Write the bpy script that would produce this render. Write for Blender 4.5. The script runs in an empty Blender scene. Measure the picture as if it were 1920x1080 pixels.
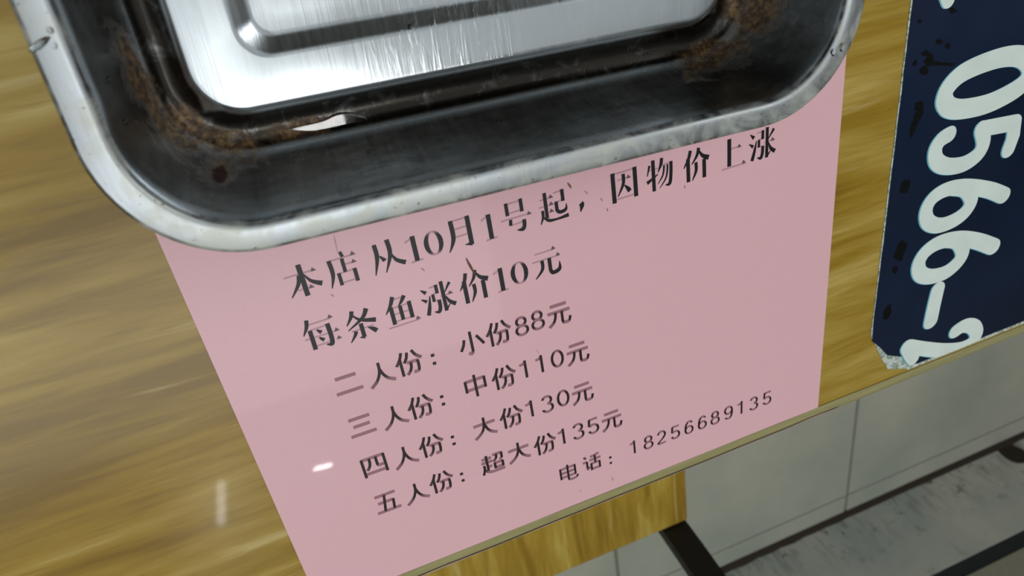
import bpy, bmesh, math, random
from mathutils import Vector, Matrix, noise
random.seed(5)
SC = bpy.context.scene
COL = SC.collection
PI = math.pi

# ------------------------------------------------------------------ camera
TZ = 0.75            # height of the table top
D = 0.258            # camera height above the table top
F = 1309.313
R0 = Vector((0.92801479, -0.29142744, 0.23207457))
R1 = Vector((0.14954721, 0.86196606, 0.484407))
R2 = Vector((-0.34120989, -0.41483076, 0.84349941))
cam = bpy.data.cameras.new('camera'); co = bpy.data.objects.new('camera', cam); COL.objects.link(co)
cam.sensor_width = 36; cam.lens = F / 1920 * 36; cam.clip_start = 0.01; cam.clip_end = 50
m = Matrix(((R0[0], -R0[1], -R0[2]), (-R1[0], R1[1], R1[2]), (-R2[0], R2[1], R2[2]))).to_4x4()
m.translation = (0, 0, TZ + D)
co.matrix_world = m
cam.dof.use_dof = True; cam.dof.focus_distance = 0.31; cam.dof.aperture_fstop = 14
SC.camera = co

# ------------------------------------------------------------------ world, lights, exposure
w = bpy.data.worlds.new('world'); SC.world = w; w.use_nodes = True
w.node_tree.nodes['Background'].inputs[0].default_value = (0.86, 0.93, 1, 1)
w.node_tree.nodes['Background'].inputs[1].default_value = 0.10
def area(name, loc, sx, sy, power, col=(1, 1, 1), aim=None, spread=PI):
    l = bpy.data.lights.new(name, 'AREA'); l.shape = 'RECTANGLE'; l.size = sx; l.size_y = sy
    l.energy = power; l.color = col; l.spread = spread
    o = bpy.data.objects.new(name, l); COL.objects.link(o); o.location = loc
    if aim is not None:
        o.rotation_euler = (Vector(aim) - Vector(loc)).to_track_quat('-Z', 'Y').to_euler()
    return o
CZ = 2.70
area('ceiling_light_field', (-0.86, 0.32, CZ), 2.12, 2.0, 8.0, (0.93, 0.97, 1))
area('ceiling_panel_light', (0.07, -0.47, CZ - .01), 0.20, 0.14, 1.8, (1, 0.99, 0.95))
area('ceiling_light_field', (0.98, 0.35, CZ), 1.25, 1.9, 2.7, (0.93, 0.97, 1))
area('added_fill_strip', (-0.85, -1.05, CZ), 2.8, 0.75, 13.0, (0.97, 0.98, 1))  # added fill, kept where the tray floor does not mirror it
area('added_fill_strip', (2.25, 1.1, CZ), 0.8, 1.9, 17.0, (0.97, 0.98, 1))  # second added fill off to the right, brightens the table
area('wall_lamp_light', (-0.497, -1.40, 2.24), 0.022, 0.12, 0.35, (1, 0.98, 0.95), (-.1, -.2, .75))
area('wall_lamp_light', (-0.198, -1.40, 2.24), 0.055, 0.010, 0.18, (1, 0.98, 0.95), (-.1, -.2, .75))
SC.view_settings.view_transform = 'Standard'; SC.view_settings.look = 'None'
SC.view_settings.gamma = 1; SC.view_settings.use_curve_mapping = False
SC.view_settings.exposure = 0.68

# ------------------------------------------------------------------ helpers
def s2l(c):
    return tuple(((v / 255) / 12.92 if v / 255 <= 0.04045 else ((v / 255 + 0.055) / 1.055) ** 2.4) for v in c)
def P(px, py, d=1.0):
    """plan position (x, v) seen at a pixel of the 1920x1080 photograph, on a plane d metres below the camera"""
    r = Vector((px - 960, py - 540, F)); wz = R2.dot(r)
    return R0.dot(r) / wz * d, R1.dot(r) / wz * d
def W(px, py, z):
    x, v = P(px, py, TZ + D - z); return Vector((x, -v, z))

def mk(name, verts, faces, mat=None, parent=None, smooth=False, mats=None, fm=None):
    me = bpy.data.meshes.new(name); me.from_pydata([tuple(v) for v in verts], [], faces); me.update()
    if mat: me.materials.append(mat)
    if mats:
        for q in mats: me.materials.append(q)
    if fm:
        for i, k in enumerate(fm): me.polygons[i].material_index = k
    if smooth:
        for p in me.polygons: p.use_smooth = True
    o = bpy.data.objects.new(name, me); COL.objects.link(o)
    if parent: o.parent = parent
    return o
def from_bm(name, bm, mat, parent=None, smooth=False):
    me = bpy.data.meshes.new(name); bmesh.ops.recalc_face_normals(bm, faces=bm.faces); bm.to_mesh(me); bm.free()
    if mat: me.materials.append(mat)
    if smooth:
        for p in me.polygons: p.use_smooth = True
    o = bpy.data.objects.new(name, me); COL.objects.link(o)
    if parent: o.parent = parent
    return o
def box_bm(bm, x0, x1, y0, y1, z0, z1, bev=0.0, seg=2):
    r = bmesh.ops.create_cube(bm, size=1)
    for v in r['verts']:
        v.co = Vector((x0 + (v.co.x + .5) * (x1 - x0), y0 + (v.co.y + .5) * (y1 - y0), z0 + (v.co.z + .5) * (z1 - z0)))
    if bev:
        es = {e for v in r['verts'] for e in v.link_edges}
        bmesh.ops.bevel(bm, geom=list(es), offset=bev, segments=seg, affect='EDGES', profile=.5)
def box(name, x0, x1, y0, y1, z0, z1, mat, parent=None, bev=0.0, seg=2):
    bm = bmesh.new(); box_bm(bm, x0, x1, y0, y1, z0, z1, bev, seg); return from_bm(name, bm, mat, parent)
def empty(name, loc=(0, 0, 0), rz=0):
    o = bpy.data.objects.new(name, None); COL.objects.link(o); o.location = loc; o.rotation_euler = (0, 0, rz)
    o.empty_display_size = .05
    return o
def tag(o, label=None, cat=None, group=None, kind=None):
    if label: o['label'] = label
    if cat: o['category'] = cat
    if group: o['group'] = group
    if kind: o['kind'] = kind
    return o
def adopt(child, parent):
    child.parent = parent; child.matrix_parent_inverse = Matrix.Translation(parent.location).inverted() if not any(parent.rotation_euler) else (Matrix.Translation(parent.location) @ parent.rotation_euler.to_matrix().to_4x4()).inverted()

class NT:
    def __init__(s, name):
        s.m = bpy.data.materials.new(name); s.m.use_nodes = True; s.t = s.m.node_tree
        s.b = s.t.nodes['Principled BSDF']
    def n(s, typ, **kw):
        x = s.t.nodes.new(typ)
        for k, v in kw.items():
            if k.startswith('_'): x.inputs[k[1:]].default_value = v
            else: setattr(x, k, v)
        return x
    def l(s, a, b): s.t.links.new(a, b)
    def coord(s, scale=(1, 1, 1), rot=(0, 0, 0), loc=(0, 0, 0), src='Object'):
        tc = s.n('ShaderNodeTexCoord'); mp = s.n('ShaderNodeMapping'); s.l(tc.outputs[src], mp.inputs[0])
        mp.inputs['Scale'].default_value = scale; mp.inputs['Rotation'].default_value = rot; mp.inputs['Location'].default_value = loc
        return mp.outputs[0]
    def noise(s, vec, scale, detail=4, rough=.5, dist=0):
        x = s.n('ShaderNodeTexNoise'); x.inputs['Scale'].default_value = scale; x.inputs['Detail'].default_value = detail
        x.inputs['Roughness'].default_value = rough; x.inputs['Distortion'].default_value = dist
        s.l(vec, x.inputs['Vector']); return x.outputs['Fac']
    def ramp(s, f, stops, interp='LINEAR'):
        x = s.n('ShaderNodeValToRGB'); s.l(f, x.inputs[0]); cr = x.color_ramp; cr.interpolation = interp
        while len(cr.elements) < len(stops): cr.elements.new(.5)
        for e, (p, c) in zip(cr.elements, stops):
            e.position = p; e.color = (*c, 1) if len(c) == 3 else c
        return x.outputs[0]
    def val(s, f, a, b):           # 0..1 between a and b
        x = s.n('ShaderNodeMapRange'); s.l(f, x.inputs[0]); x.inputs[1].default_value = a; x.inputs[2].default_value = b
        return x.outputs[0]
    def math(s, op, a, b=None, clamp=False):
        x = s.n('ShaderNodeMath', operation=op, use_clamp=clamp)
        for i, q in enumerate((a, b)):
            if q is None: continue
            if isinstance(q, (int, float)): x.inputs[i].default_value = q
            else: s.l(q, x.inputs[i])
        return x.outputs[0]
    def mix(s, f, a, b, mode='MIX'):
        x = s.n('ShaderNodeMix', data_type='RGBA', blend_type=mode)
        for i, q in ((0, f), (6, a), (7, b)):
            if isinstance(q, (int, float)): x.inputs[i].default_value = q
            elif isinstance(q, tuple): x.inputs[i].default_value = (*q, 1)
            else: s.l(q, x.inputs[i])
        return x.outputs[2]
    def col(s, q): s.set('Base Color', q)
    def set(s, k, q):
        if isinstance(q, (int, float)): s.b.inputs[k].default_value = q
        elif isinstance(q, tuple): s.b.inputs[k].default_value = (*q, 1)
        else: s.l(q, s.b.inputs[k])
    def bump(s, h, strength, dist=.001):
        x = s.n('ShaderNodeBump'); x.inputs['Strength'].default_value = strength; x.inputs['Distance'].default_value = dist
        s.l(h, x.inputs['Height']); s.l(x.outputs[0], s.b.inputs['Normal'])

# ------------------------------------------------------------------ materials
def wood_mat(name, along='x', dark=(122, 95, 26), mid=(148, 120, 40), light=(184, 162, 92), rough=.24, seed=0.0):
    t = NT(name)
    k = 1 if along == 'x' else 0
    def sc(a, b): return (a, b, b) if k else (b, a, b)
    v1 = t.coord(sc(2.2, 17), loc=(seed, seed * 1.7, 0)); v2 = t.coord(sc(5, 75), loc=(seed + 3, seed, 0)); v3 = t.coord(sc(28, 420), loc=(seed, 7, 0))
    a = t.noise(v1, 1.6, 4, .55, .8); b = t.noise(v2, 1.5, 5, .6, .5); c = t.noise(v3, 1.6, 3, .6)
    f = t.math('ADD', t.math('MULTIPLY', a, .68), t.math('MULTIPLY', b, .32))
    cl = t.ramp(f, [(.38, s2l(dark)), (.48, s2l(mid)), (.56, s2l(tuple((p + q) / 2 for p, q in zip(mid, light)))), (.63, s2l(light))])
    pores = t.val(c, .28, .48)
    cl = t.mix(t.math('MULTIPLY', t.math('SUBTRACT', 1.0, pores), .28), cl, s2l((104, 80, 36)))
    streak = t.math('MULTIPLY', t.val(b, .60, .70), .45)
    cl = t.mix(streak, cl, s2l((196, 178, 128)))
    t.col(cl); t.set('Roughness', rough); t.bump(c, .06, .0004)
    t.set('Specular IOR Level', .35); t.set('Coat Weight', .07); t.set('Coat Roughness', .05)
    return t.m
WOOD = wood_mat('wood_laminate_tabletop', 'x')
WOODS = wood_mat('wood_veneer_seat', 'y', dark=(144, 114, 30), mid=(168, 138, 48), light=(198, 176, 90), rough=.4, seed=2.3)
WOODD = wood_mat('wood_panel_wall', 'y', dark=(46, 36, 26), mid=(56, 44, 30), light=(70, 56, 38), rough=.6, seed=5)

t = NT('pink_paper'); v = t.coord((1, 1, 1))
t.col(t.mix(t.noise(v, 900, 3), s2l((219, 176, 183)), s2l((224, 182, 189)))); t.set('Roughness', .32); t.set('Specular IOR Level', .15); t.set('Coat Weight', .15); t.set('Coat Roughness', .03)
t.bump(t.noise(v, 14, 2), .12, .001)
PINK = t.m
def flat(name, c, rough=.5, metal=0, spec=.5):
    t = NT(name); v = t.coord((1, 1, 1)); n_ = t.noise(v, 60, 3)
    t.col(t.mix(n_, s2l(tuple(x * .95 for x in c)), s2l(tuple(min(255, x * 1.05) for x in c))))
    t.set('Roughness', rough); t.set('Metallic', metal); t.set('Specular IOR Level', spec); return t.m
def ink_mat(name, c_dark, c_faint, rough=.4):
    t = NT(name); a = t.n('ShaderNodeAttribute', attribute_name='ink'); v = t.coord((1, 1, 1))
    t.col(t.mix(a.outputs['Fac'], s2l(c_faint), s2l(c_dark)))
    t.set('Roughness', rough); t.set('Specular IOR Level', .3); return t.m
INKB = ink_mat('bold_black_ink', (22, 23, 28), (184, 146, 155))
INKL = ink_mat('thin_black_ink', (34, 14, 22), (150, 108, 119))

t = NT('navy_vinyl'); v = t.coord((1, 1, 1))
t.col(t.mix(t.noise(v, 9, 4), s2l((6, 12, 18)), s2l((26, 42, 72)))); t.set('Roughness', t.math('ADD', t.math('MULTIPLY', t.noise(v, 30, 4), .25), .2)); t.set('Specular IOR Level', .28)
NAVY = t.m
WHITEP = flat('white_sign_print', (214, 228, 222), .4)
CYANP = flat('cyan_print_fringe', (96, 170, 190), .4)
SMEAR = flat('black_smear', (7, 8, 10), .6, spec=.12)
t = NT('peeled_paper'); v = t.coord((1, 1, 1))
t.col(t.ramp(t.noise(v, 130, 5, .6, 2.5), [(.40, s2l((196, 206, 200))), (.50, s2l((176, 190, 180))), (.56, s2l((92, 118, 96))), (.66, s2l((208, 214, 208)))])); t.set('Roughness', .6)
PEEL = t.m
t = NT('olive_edge_band'); v = t.coord((6, 60, 60))
t.col(t.mix(t.noise(v, 5, 5), s2l((134, 128, 84)), s2l((168, 163, 118)))); t.set('Roughness', .45)
OLIVE = t.m
t = NT('worn_edge_tape'); v = t.coord((10, 60, 60))
t.col(t.mix(t.noise(v, 5, 5), s2l((150, 128, 110)), s2l((190, 166, 154)))); t.set('Roughness', .6)
TAPE = t.m
BLACKM = flat('black_steel', (13, 13, 14), .5)
t = NT('floor_tile'); v = t.coord((1, 1, 1), src='Generated'); v2 = t.n('ShaderNodeNewGeometry').outputs['Position']
t.col(t.ramp(t.noise(v2, 3.2, 5, .55), [(.35, s2l((160, 166, 154))), (.65, s2l((184, 184, 168)))])); t.set('Roughness', .42)
TILE = t.m
t = NT('dark_grout'); v = t.coord((1, 1, 1)); t.col(t.mix(t.noise(v, 40, 4), s2l((112, 112, 100)), s2l((140, 140, 126)))); t.set('Roughness', .9)
GROUT = t.m
t = NT('stained_skirting'); v = t.n('ShaderNodeNewGeometry').outputs['Position']
mp = t.n('ShaderNodeMapping'); t.l(v, mp.inputs[0]); mp.inputs['Scale'].default_value = (9, 1, 2.2)
base = t.ramp(t.noise(v, 6, 5), [(.35, s2l((168, 176, 172))), (.65, s2l((196, 196, 182)))])
drip = t.val(t.noise(mp.outputs[0], 6, 6, .6, .6), .50, .66)
sx = t.n('ShaderNodeSeparateXYZ'); t.l(v, sx.inputs[0])
low = t.math('SUBTRACT', 1.0, t.val(sx.outputs[2], .0, .15))
base = t.mix(t.math('MULTIPLY', t.math('MULTIPLY', drip, low), .8), base, s2l((112, 114, 100)))
spots = t.math('MULTIPLY', t.val(t.noise(v, 34, 4, .6), .60, .68), t.math('ADD', .25, low))
base = t.mix(t.math('MULTIPLY', spots, .7), base, s2l((78, 78, 58)))
t.col(base); t.set('Roughness', .6)
SKIRT = t.m
GRIME = flat('dark_grime', (46, 38, 26), .9)
DARKB = flat('dark_slate_band', (28, 36, 40), .6)
PLASTER = flat('pale_plaster', (150, 148, 130), .8)
CEIL = flat('white_ceiling', (215, 218, 215), .8)

# stainless steel of the tray: brushed, wet, with burnt on sauce in the gutter
t = NT('stainless_steel')
v = t.coord((1, 1, 1)); sx = t.n('ShaderNodeSeparateXYZ'); t.l(v, sx.inputs[0])
X, Y, Z = sx.outputs
vb = t.coord((300, 9, 60)); vs = t.coord((60, 4, 4))
def gauss(cx, cy, rx, ry, rot=0.0, cz=.008, rz=.03):
    mp = t.n('ShaderNodeMapping', vector_type='TEXTURE'); t.l(v, mp.inputs[0])
    mp.inputs['Location'].default_value = (cx, cy, cz); mp.inputs['Rotation'].default_value = (0, 0, rot); mp.inputs['Scale'].default_value = (rx, ry, rz)
    ln = t.n('ShaderNodeVectorMath', operation='LENGTH'); t.l(mp.outputs[0], ln.inputs[0])
    return t.math('SUBTRACT', 1.0, t.val(ln.outputs['Value'], .1, 1.0))
n1 = t.noise(v, 130, 8, .68, .6); n2 = t.noise(v, 420, 4, .6); n3 = t.noise(v, 34, 8, .72)
blobs = [(-.0300, -.0500, .0210, .0105, -.85), (-.0170, -.0590, .0190, .0080, -.25), (-.0368, -.0320, .0055, .030, .12), (.0060, -.0590, .026, .0055, .03), (-.0340, -.0600, .009, .012, .3), (-.0240, -.0640, .013, .008, 0), (.1880, -.0480, .0240, .0190, .7), (.1680, -.0625, .032, .0100, .25), (.1950, -.0280, .0140, .0240, 0), (-.0405, -.045, .005, .016, .3)]
acc = None
for b in blobs:
    g = gauss(*b); acc = g if acc is None else t.math('MAXIMUM', acc, g)
uu = t.math('ABSOLUTE', t.math('SUBTRACT', X, .0757)); wv_ = t.math('ABSOLUTE', t.math('ADD', Y, -.0235))
outer = t.math('MAXIMUM', t.val(uu, .0975, .0990), t.val(wv_, .0700, .0715))
stain = t.math('MULTIPLY', t.math('MULTIPLY', t.val(t.math('ADD', t.math('MULTIPLY', acc, .75), n1), .78, 1.08), .88), t.math('MAXIMUM', outer, .0))
flange = t.val(Z, .0480, .0500)
dark_refl = t.math('MULTIPLY', t.val(Z, .0072, .0100), t.math('SUBTRACT', 1.0, t.val(Z, .0440, .0490)))  # dark reflections of walls and gutter, painted into the steel colour
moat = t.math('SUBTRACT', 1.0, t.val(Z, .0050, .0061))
dark_refl = t.math('MAXIMUM', dark_refl, t.math('MULTIPLY', moat, outer))
steel = t.mix(n3, (.40, .44, .465), (.50, .54, .57))
glint = t.math('MULTIPLY', t.val(t.noise(t.coord((14, 40, 40), rot=(0, 0, .02)), 5, 6, .7, .4), .42, .62), t.math('MAXIMUM', gauss(.034, -.0695, .036, .010, .0, .030, .014), t.math('MAXIMUM', gauss(.118, -.0690, .030, .010, .0, .028, .014), gauss(-.0400, -.01, .010, .03, 0, .030, .016))))  # painted glint: streaks of lighter steel on the walls
dark_refl = t.math('MULTIPLY', dark_refl, t.math('SUBTRACT', 1.0, t.math('MULTIPLY', glint, 1.0)))
mott = t.val(t.noise(t.coord((1.2, 4, 4)), 60, 6, .7, .5), .3, .75)
steel = t.mix(t.math('MULTIPLY', dark_refl, t.val(n3, .1, .5)), steel, t.mix(mott, (.13, .133, .125), (.31, .315, .305)))
steel = t.mix(t.math('MULTIPLY', t.math('MULTIPLY', moat, outer), t.val(n1, .1, .45)), steel, (.035, .032, .028))  # gutter painted near black in place of a dark reflection
rimdirt = t.math('MULTIPLY', flange, t.val(t.noise(v, 60, 6, .65, .8), .42, .62))
steel = t.mix(t.math('MULTIPLY', rimdirt, .55), steel, s2l((196, 198, 182)))
fleck = t.math('MULTIPLY', flange, t.val(t.noise(v, 520, 3, .6), .66, .70))
steel = t.mix(t.math('MULTIPLY', fleck, .8), steel, s2l((112, 92, 60)))
brown = t.ramp(n2, [(.35, s2l((40, 24, 8))), (.48, s2l((84, 58, 28))), (.62, s2l((124, 100, 62)))])
cl = t.mix(stain, steel, brown)
red = t.math('MULTIPLY', t.val(t.math('ADD', gauss(-.0235, -.0650, .006, .004), t.math('MULTIPLY', n1, .5)), .65, .8), .9)
cl = t.mix(red, cl, s2l((48, 16, 8)))
film = t.math('MULTIPLY', t.val(t.noise(t.coord((1, 1, 1)), 14, 5, .65, 1), .3, .8), .10)
t.col(cl)
t.set('Metallic', t.math('SUBTRACT', 1.0, t.math('ADD', t.math('MULTIPLY', stain, .8), t.math('MULTIPLY', rimdirt, .65), clamp=True)))
rg = t.math('ADD', t.math('MULTIPLY', t.noise(vs, 9, 4), .14), .13)
rg = t.math('ADD', rg, t.math('MULTIPLY', stain, .2)); rg = t.math('ADD', rg, t.math('MULTIPLY', t.val(Z, .0508, .0514), .20)); rg = t.math('ADD', rg, film)
t.set('Roughness', rg)
hb = t.math('ADD', t.math('MULTIPLY', t.noise(vb, 4, 3), .35), t.math('MULTIPLY', n1, t.math('ADD', .04, stain)))
rip = t.noise(t.coord((1.6, .16, 1)), 150, 3, .5, 1.5)
hb = t.math('ADD', hb, t.math('MULTIPLY', t.val(rip, .5, .8), t.math('MULTIPLY', gauss(.062, -.038, .036, .024), 1.6)))
t.bump(hb, .28, .0003)
STEEL = t.m

t = NT('water'); t.b.inputs['Base Color'].default_value = (.95, .97, 1, 1); t.set('Roughness', .03); t.set('Transmission Weight', 1.0); t.set('IOR', 1.33)
WATER = t.m
CRUMB = flat('charred_crumb', (18, 24, 22), .4)

# ------------------------------------------------------------------ room shell
WV = 1.537                       # wall beyond the table
X0, X1, YB = -2.4, 2.8, 2.4
FLOORX = -2.4
floor = mk('floor', [(X0, -WV - .1, 0), (X1, -WV - .1, 0), (X1, YB, 0), (X0, YB, 0), (X0, -WV - .1, -.1), (X1, -WV - .1, -.1), (X1, YB, -.1), (X0, YB, -.1)],
           [(0, 1, 2, 3), (7, 6, 5, 4), (0, 4, 5, 1), (1, 5, 6, 2), (2, 6, 7, 3), (3, 7, 4, 0)], GROUT)
tag(floor, 'pale grey tiled floor with dark joints below the table', kind='structure')
TS = .657; sx0 = 1.067 - 5 * TS; sv = 1.468
tile_bm = bmesh.new(); box_bm(tile_bm, .0035, TS - .0035, .0035, TS - .0035, -.004, .003, .0015, 1)
tile0 = from_bm('tile', tile_bm, TILE)
first = True
def cut_tile(ax, bx, ay, by):
    return box('tile', ax, bx, ay, by, .0, .003, TILE, floor, .0012, 1)
for i in range(0, 8):
    for j in range(-5, 1):
        x = sx0 + i * TS; yb = -sv - j * TS - TS * 0
        # tile spans y from yb to yb+TS (towards the viewer)
        x2 = min(x + TS, X1); y2 = min(yb + TS, YB)
        if x2 - x < .02 or y2 - yb < .02: continue
        if x2 - x > TS - .01 and y2 - yb > TS - .01:
            o = tile0 if first else tile0.copy()
            if not first: COL.objects.link(o)
            first = False
            o.location = (x, yb, .001); o.parent = floor
        else: cut_tile(x + .0035, x2 - .0035, yb + .0035, y2 - .0035)
for i in range(0, 8):
    x = sx0 + i * TS; x2 = min(x + TS, X1)
    if x2 - x > .02: cut_tile(x + .0035, x2 - .0035, -WV + .012, -sv - .0025)
wb = box('wall_back', X0, X1, -WV - .1, -WV, .27, CZ + .1, PLASTER); tag(wb, 'pale stained wall rising beyond the floor', kind='structure')
sk = box('baseboard_back', X0, 1.600, -WV - .1, -WV + .0, .0, .232, SKIRT, None); tag(sk, 'stained pale skirting panel with drip marks', kind='structure')
sk2 = box('baseboard_corner', 1.628, X1, -WV - .1, -WV, .0, .232, SKIRT); tag(sk2, 'stained skirting panel right of the black joint', kind='structure')
tr = box('trim_1', X0, X1, -WV - .1, -WV - .004, .232, .27, DARKB); tag(tr, 'dark slate coloured band above the skirting', kind='structure')
# dirty joint between floor and wall, uneven
vv = []; ff = []
N = 150
for i in range(N + 1):
    x = X0 + (X1 - X0) * i / N
    a = .010 + .005 * noise.noise(Vector((x * 9, 0, 0))) ; b = .008 + .010 * abs(noise.noise(Vector((x * 14, 3, 0))))
    vv += [(x, -WV + a + .004, .0005), (x, -WV + a, .0052), (x, -WV + .002, .006 + b), (x, -WV - .0005, .006 + b)]
    if i: 
        k = 4 * i
        for q in range(3): ff.append((k - 4 + q, k + q, k + q + 1, k - 3 + q))
tr2 = mk('trim_2', vv, ff, GRIME, smooth=True); tag(tr2, 'dark grime packed along the joint of floor and skirting', kind='structure')
# black rotten gap in the skirting corner
bm = bmesh.new(); box_bm(bm, 1.600, 1.628, -WV - .06, -WV - .002, .0, .232)
cg = from_bm('trim_3', bm, flat('black_gap', (14, 13, 12), .7)); tag(cg, 'black vertical gap between two skirting panels', kind='structure')
vv = []; n_ = 16
for i in range(n_):
    a = 2 * PI * i / n_; r = 1 + .35 * noise.noise(Vector((math.cos(a) * 1.5, math.sin(a) * 1.5, 4)))
    vv.append((1.598 + .030 * r * math.cos(a), -WV + .001, .045 + .042 * r * math.sin(a)))
mk('grime_patch', [(x, y, max(.004, z)) for x, y, z in vv] , [tuple(range(n_))], GRIME, tr2)
for (nm, a, b, c, d_) in (('wall_left', X0 - .1, X0, -WV, YB), ('wall_right', X1, X1 + .1, -WV, YB), ('wall_front', X0 - .1, X1 + .1, YB, YB + .1)):
    o = box(nm, a, b, c, d_, 0, CZ + .1, WOODD); tag(o, 'brown panelled wall of the room', kind='structure')
o = box('ceiling', X0 - .1, X1 + .1, -WV - .1, YB + .1, CZ + .02, CZ + .12, CEIL); tag(o, 'white ceiling with light panels', kind='structure')

# ------------------------------------------------------------------ dining table
ER = .020                       # radius of the rounded table edge
TV = .2872                      # where the flat top ends
TX0, TX1, TB = -.62, .74, .52
def edge_profile(v0, R, a0, a1, n, lift=0.0):
    return [(v0 + (R + lift) * math.sin(a0 + (a1 - a0) * i / n), TZ - R + (R + lift) * math.cos(a0 + (a1 - a0) * i / n)) for i in range(n + 1)]
table = empty('dining_table', ((TX0 + TX1) / 2, (TB - TV) / 2, 0))
tag(table, 'wood-look laminate dining table with rounded olive edge, under the steel tray', 'table')
prof = [(-TB, TZ)] + edge_profile(TV, ER, 0, PI, 20) + [(-TB, TZ - 2 * ER)]
vv = [(TX0, -a, z) for a, z in prof] + [(TX1, -a, z) for a, z in prof]; n_ = len(prof)
ff = [(i, (i + 1) % n_, (i + 1) % n_ + n_, i + n_) for i in range(n_)] + [tuple(range(n_))[::-1], tuple(range(n_, 2 * n_))]
top = mk('tabletop', vv, ff, WOOD); adopt(top, table)
bm = bmesh.new(); bm.from_mesh(top.data); bmesh.ops.recalc_face_normals(bm, faces=bm.faces); bm.to_mesh(top.data); bm.free()
def strip(name, a0, a1, lift, x0, x1, mat, wav=0.0, nx=60, n=6):
    vv = []; ff = []
    for i in range(nx + 1):
        x = x0 + (x1 - x0) * i / nx; wv = wav * noise.noise(Vector((x * 40, a0 * 7, 1)))
        for j in range(n + 1):
            a = a0 + (a1 - a0) * j / n + (wv if j == 0 else 0)
            vv.append((x, -(TV + (ER + lift) * math.sin(a)), TZ - ER + (ER + lift) * math.cos(a)))
        if i:
            for j in range(n):
                k = i * (n + 1) + j; ff.append((k - n - 1, k - n, k + 1, k))
    return mk(name, vv, ff, mat, smooth=True)
o = strip('edge_band', .06, 1.9, .0004, TX0, TX1, OLIVE, .03); adopt(o, table); o['label'] = 'olive plastic edge band'
o = strip('edge_tape', .50, .78, .0007, TX0, .262, TAPE, .10, 120); adopt(o, table); o['label'] = 'pinkish brown worn tape on the edge'
for lx in (TX0 + .05, TX1 - .09):
    for ly in (-TV + .06, TB - .10):
        if False: pass
        o = box('leg', lx, lx + .04, ly, ly + .04, .004, TZ - 2 * ER, BLACKM, None, .003); adopt(o, table)
for a, b, c, d_ in ((TX0 + .09, TX1 - .09, -TV + .07, -TV + .09), (TX0 + .09, TX1 - .09, TB - .09, TB - .07)):
    adopt(box('apron_rail', a, b, c, d_, TZ - 2 * ER - .05, TZ - 2 * ER, BLACKM), table)

# ------------------------------------------------------------------ pink notice
def on_table(x, v, lift):
    if v <= TV: return Vector((x, -v, TZ + lift))
    a = (v - TV) / ER
    return Vector((x, -(TV + (ER + lift) * math.sin(a)), TZ - ER + (ER + lift) * math.cos(a)))
NX0, NX1 = -.20835 * D, .9436 * D; NV0 = .306 * D; NV1 = TV + ER * .05
notice = empty('notice_sheet', ((NX0 + NX1) / 2, -(NV0 + NV1) / 2, TZ))
tag(notice, 'pink paper notice printed in black Chinese lettering, stuck flat on the table', 'notice')
vs_ = [NV0 + (TV - NV0) * i / 12 for i in range(13)] + [TV + (NV1 - TV) * i / 5 for i in range(1, 6)]
vv = []; ff = []; NXN = 24
for lift in (.00045, .0002):
    for v_ in vs_:
        for i in range(NXN + 1): vv.append(on_table(NX0 + (NX1 - NX0) * i / NXN, v_, lift))
nr = len(vs_); q = NXN + 1
for a in range(nr - 1):
    for i in range(NXN):
        k = a * q + i; ff.append((k, k + q, k + q + 1, k + 1))
        k += nr * q; ff.append((k, k + 1, k + q + 1, k + q))
for i in range(NXN):
    ff.append((i, i + 1, i + 1 + nr * q, i + nr * q)); k = (nr - 1) * q + i; ff.append((k, k + nr * q, k + nr * q + 1, k + 1))
for a in range(nr - 1):
    k = a * q; ff.append((k, k + nr * q, k + q + nr * q, k + q)); k += NXN; ff.append((k, k + q, k + q + nr * q, k + nr * q))
paper = mk('paper', vv, ff, PINK, smooth=False); adopt(paper, notice)

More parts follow.
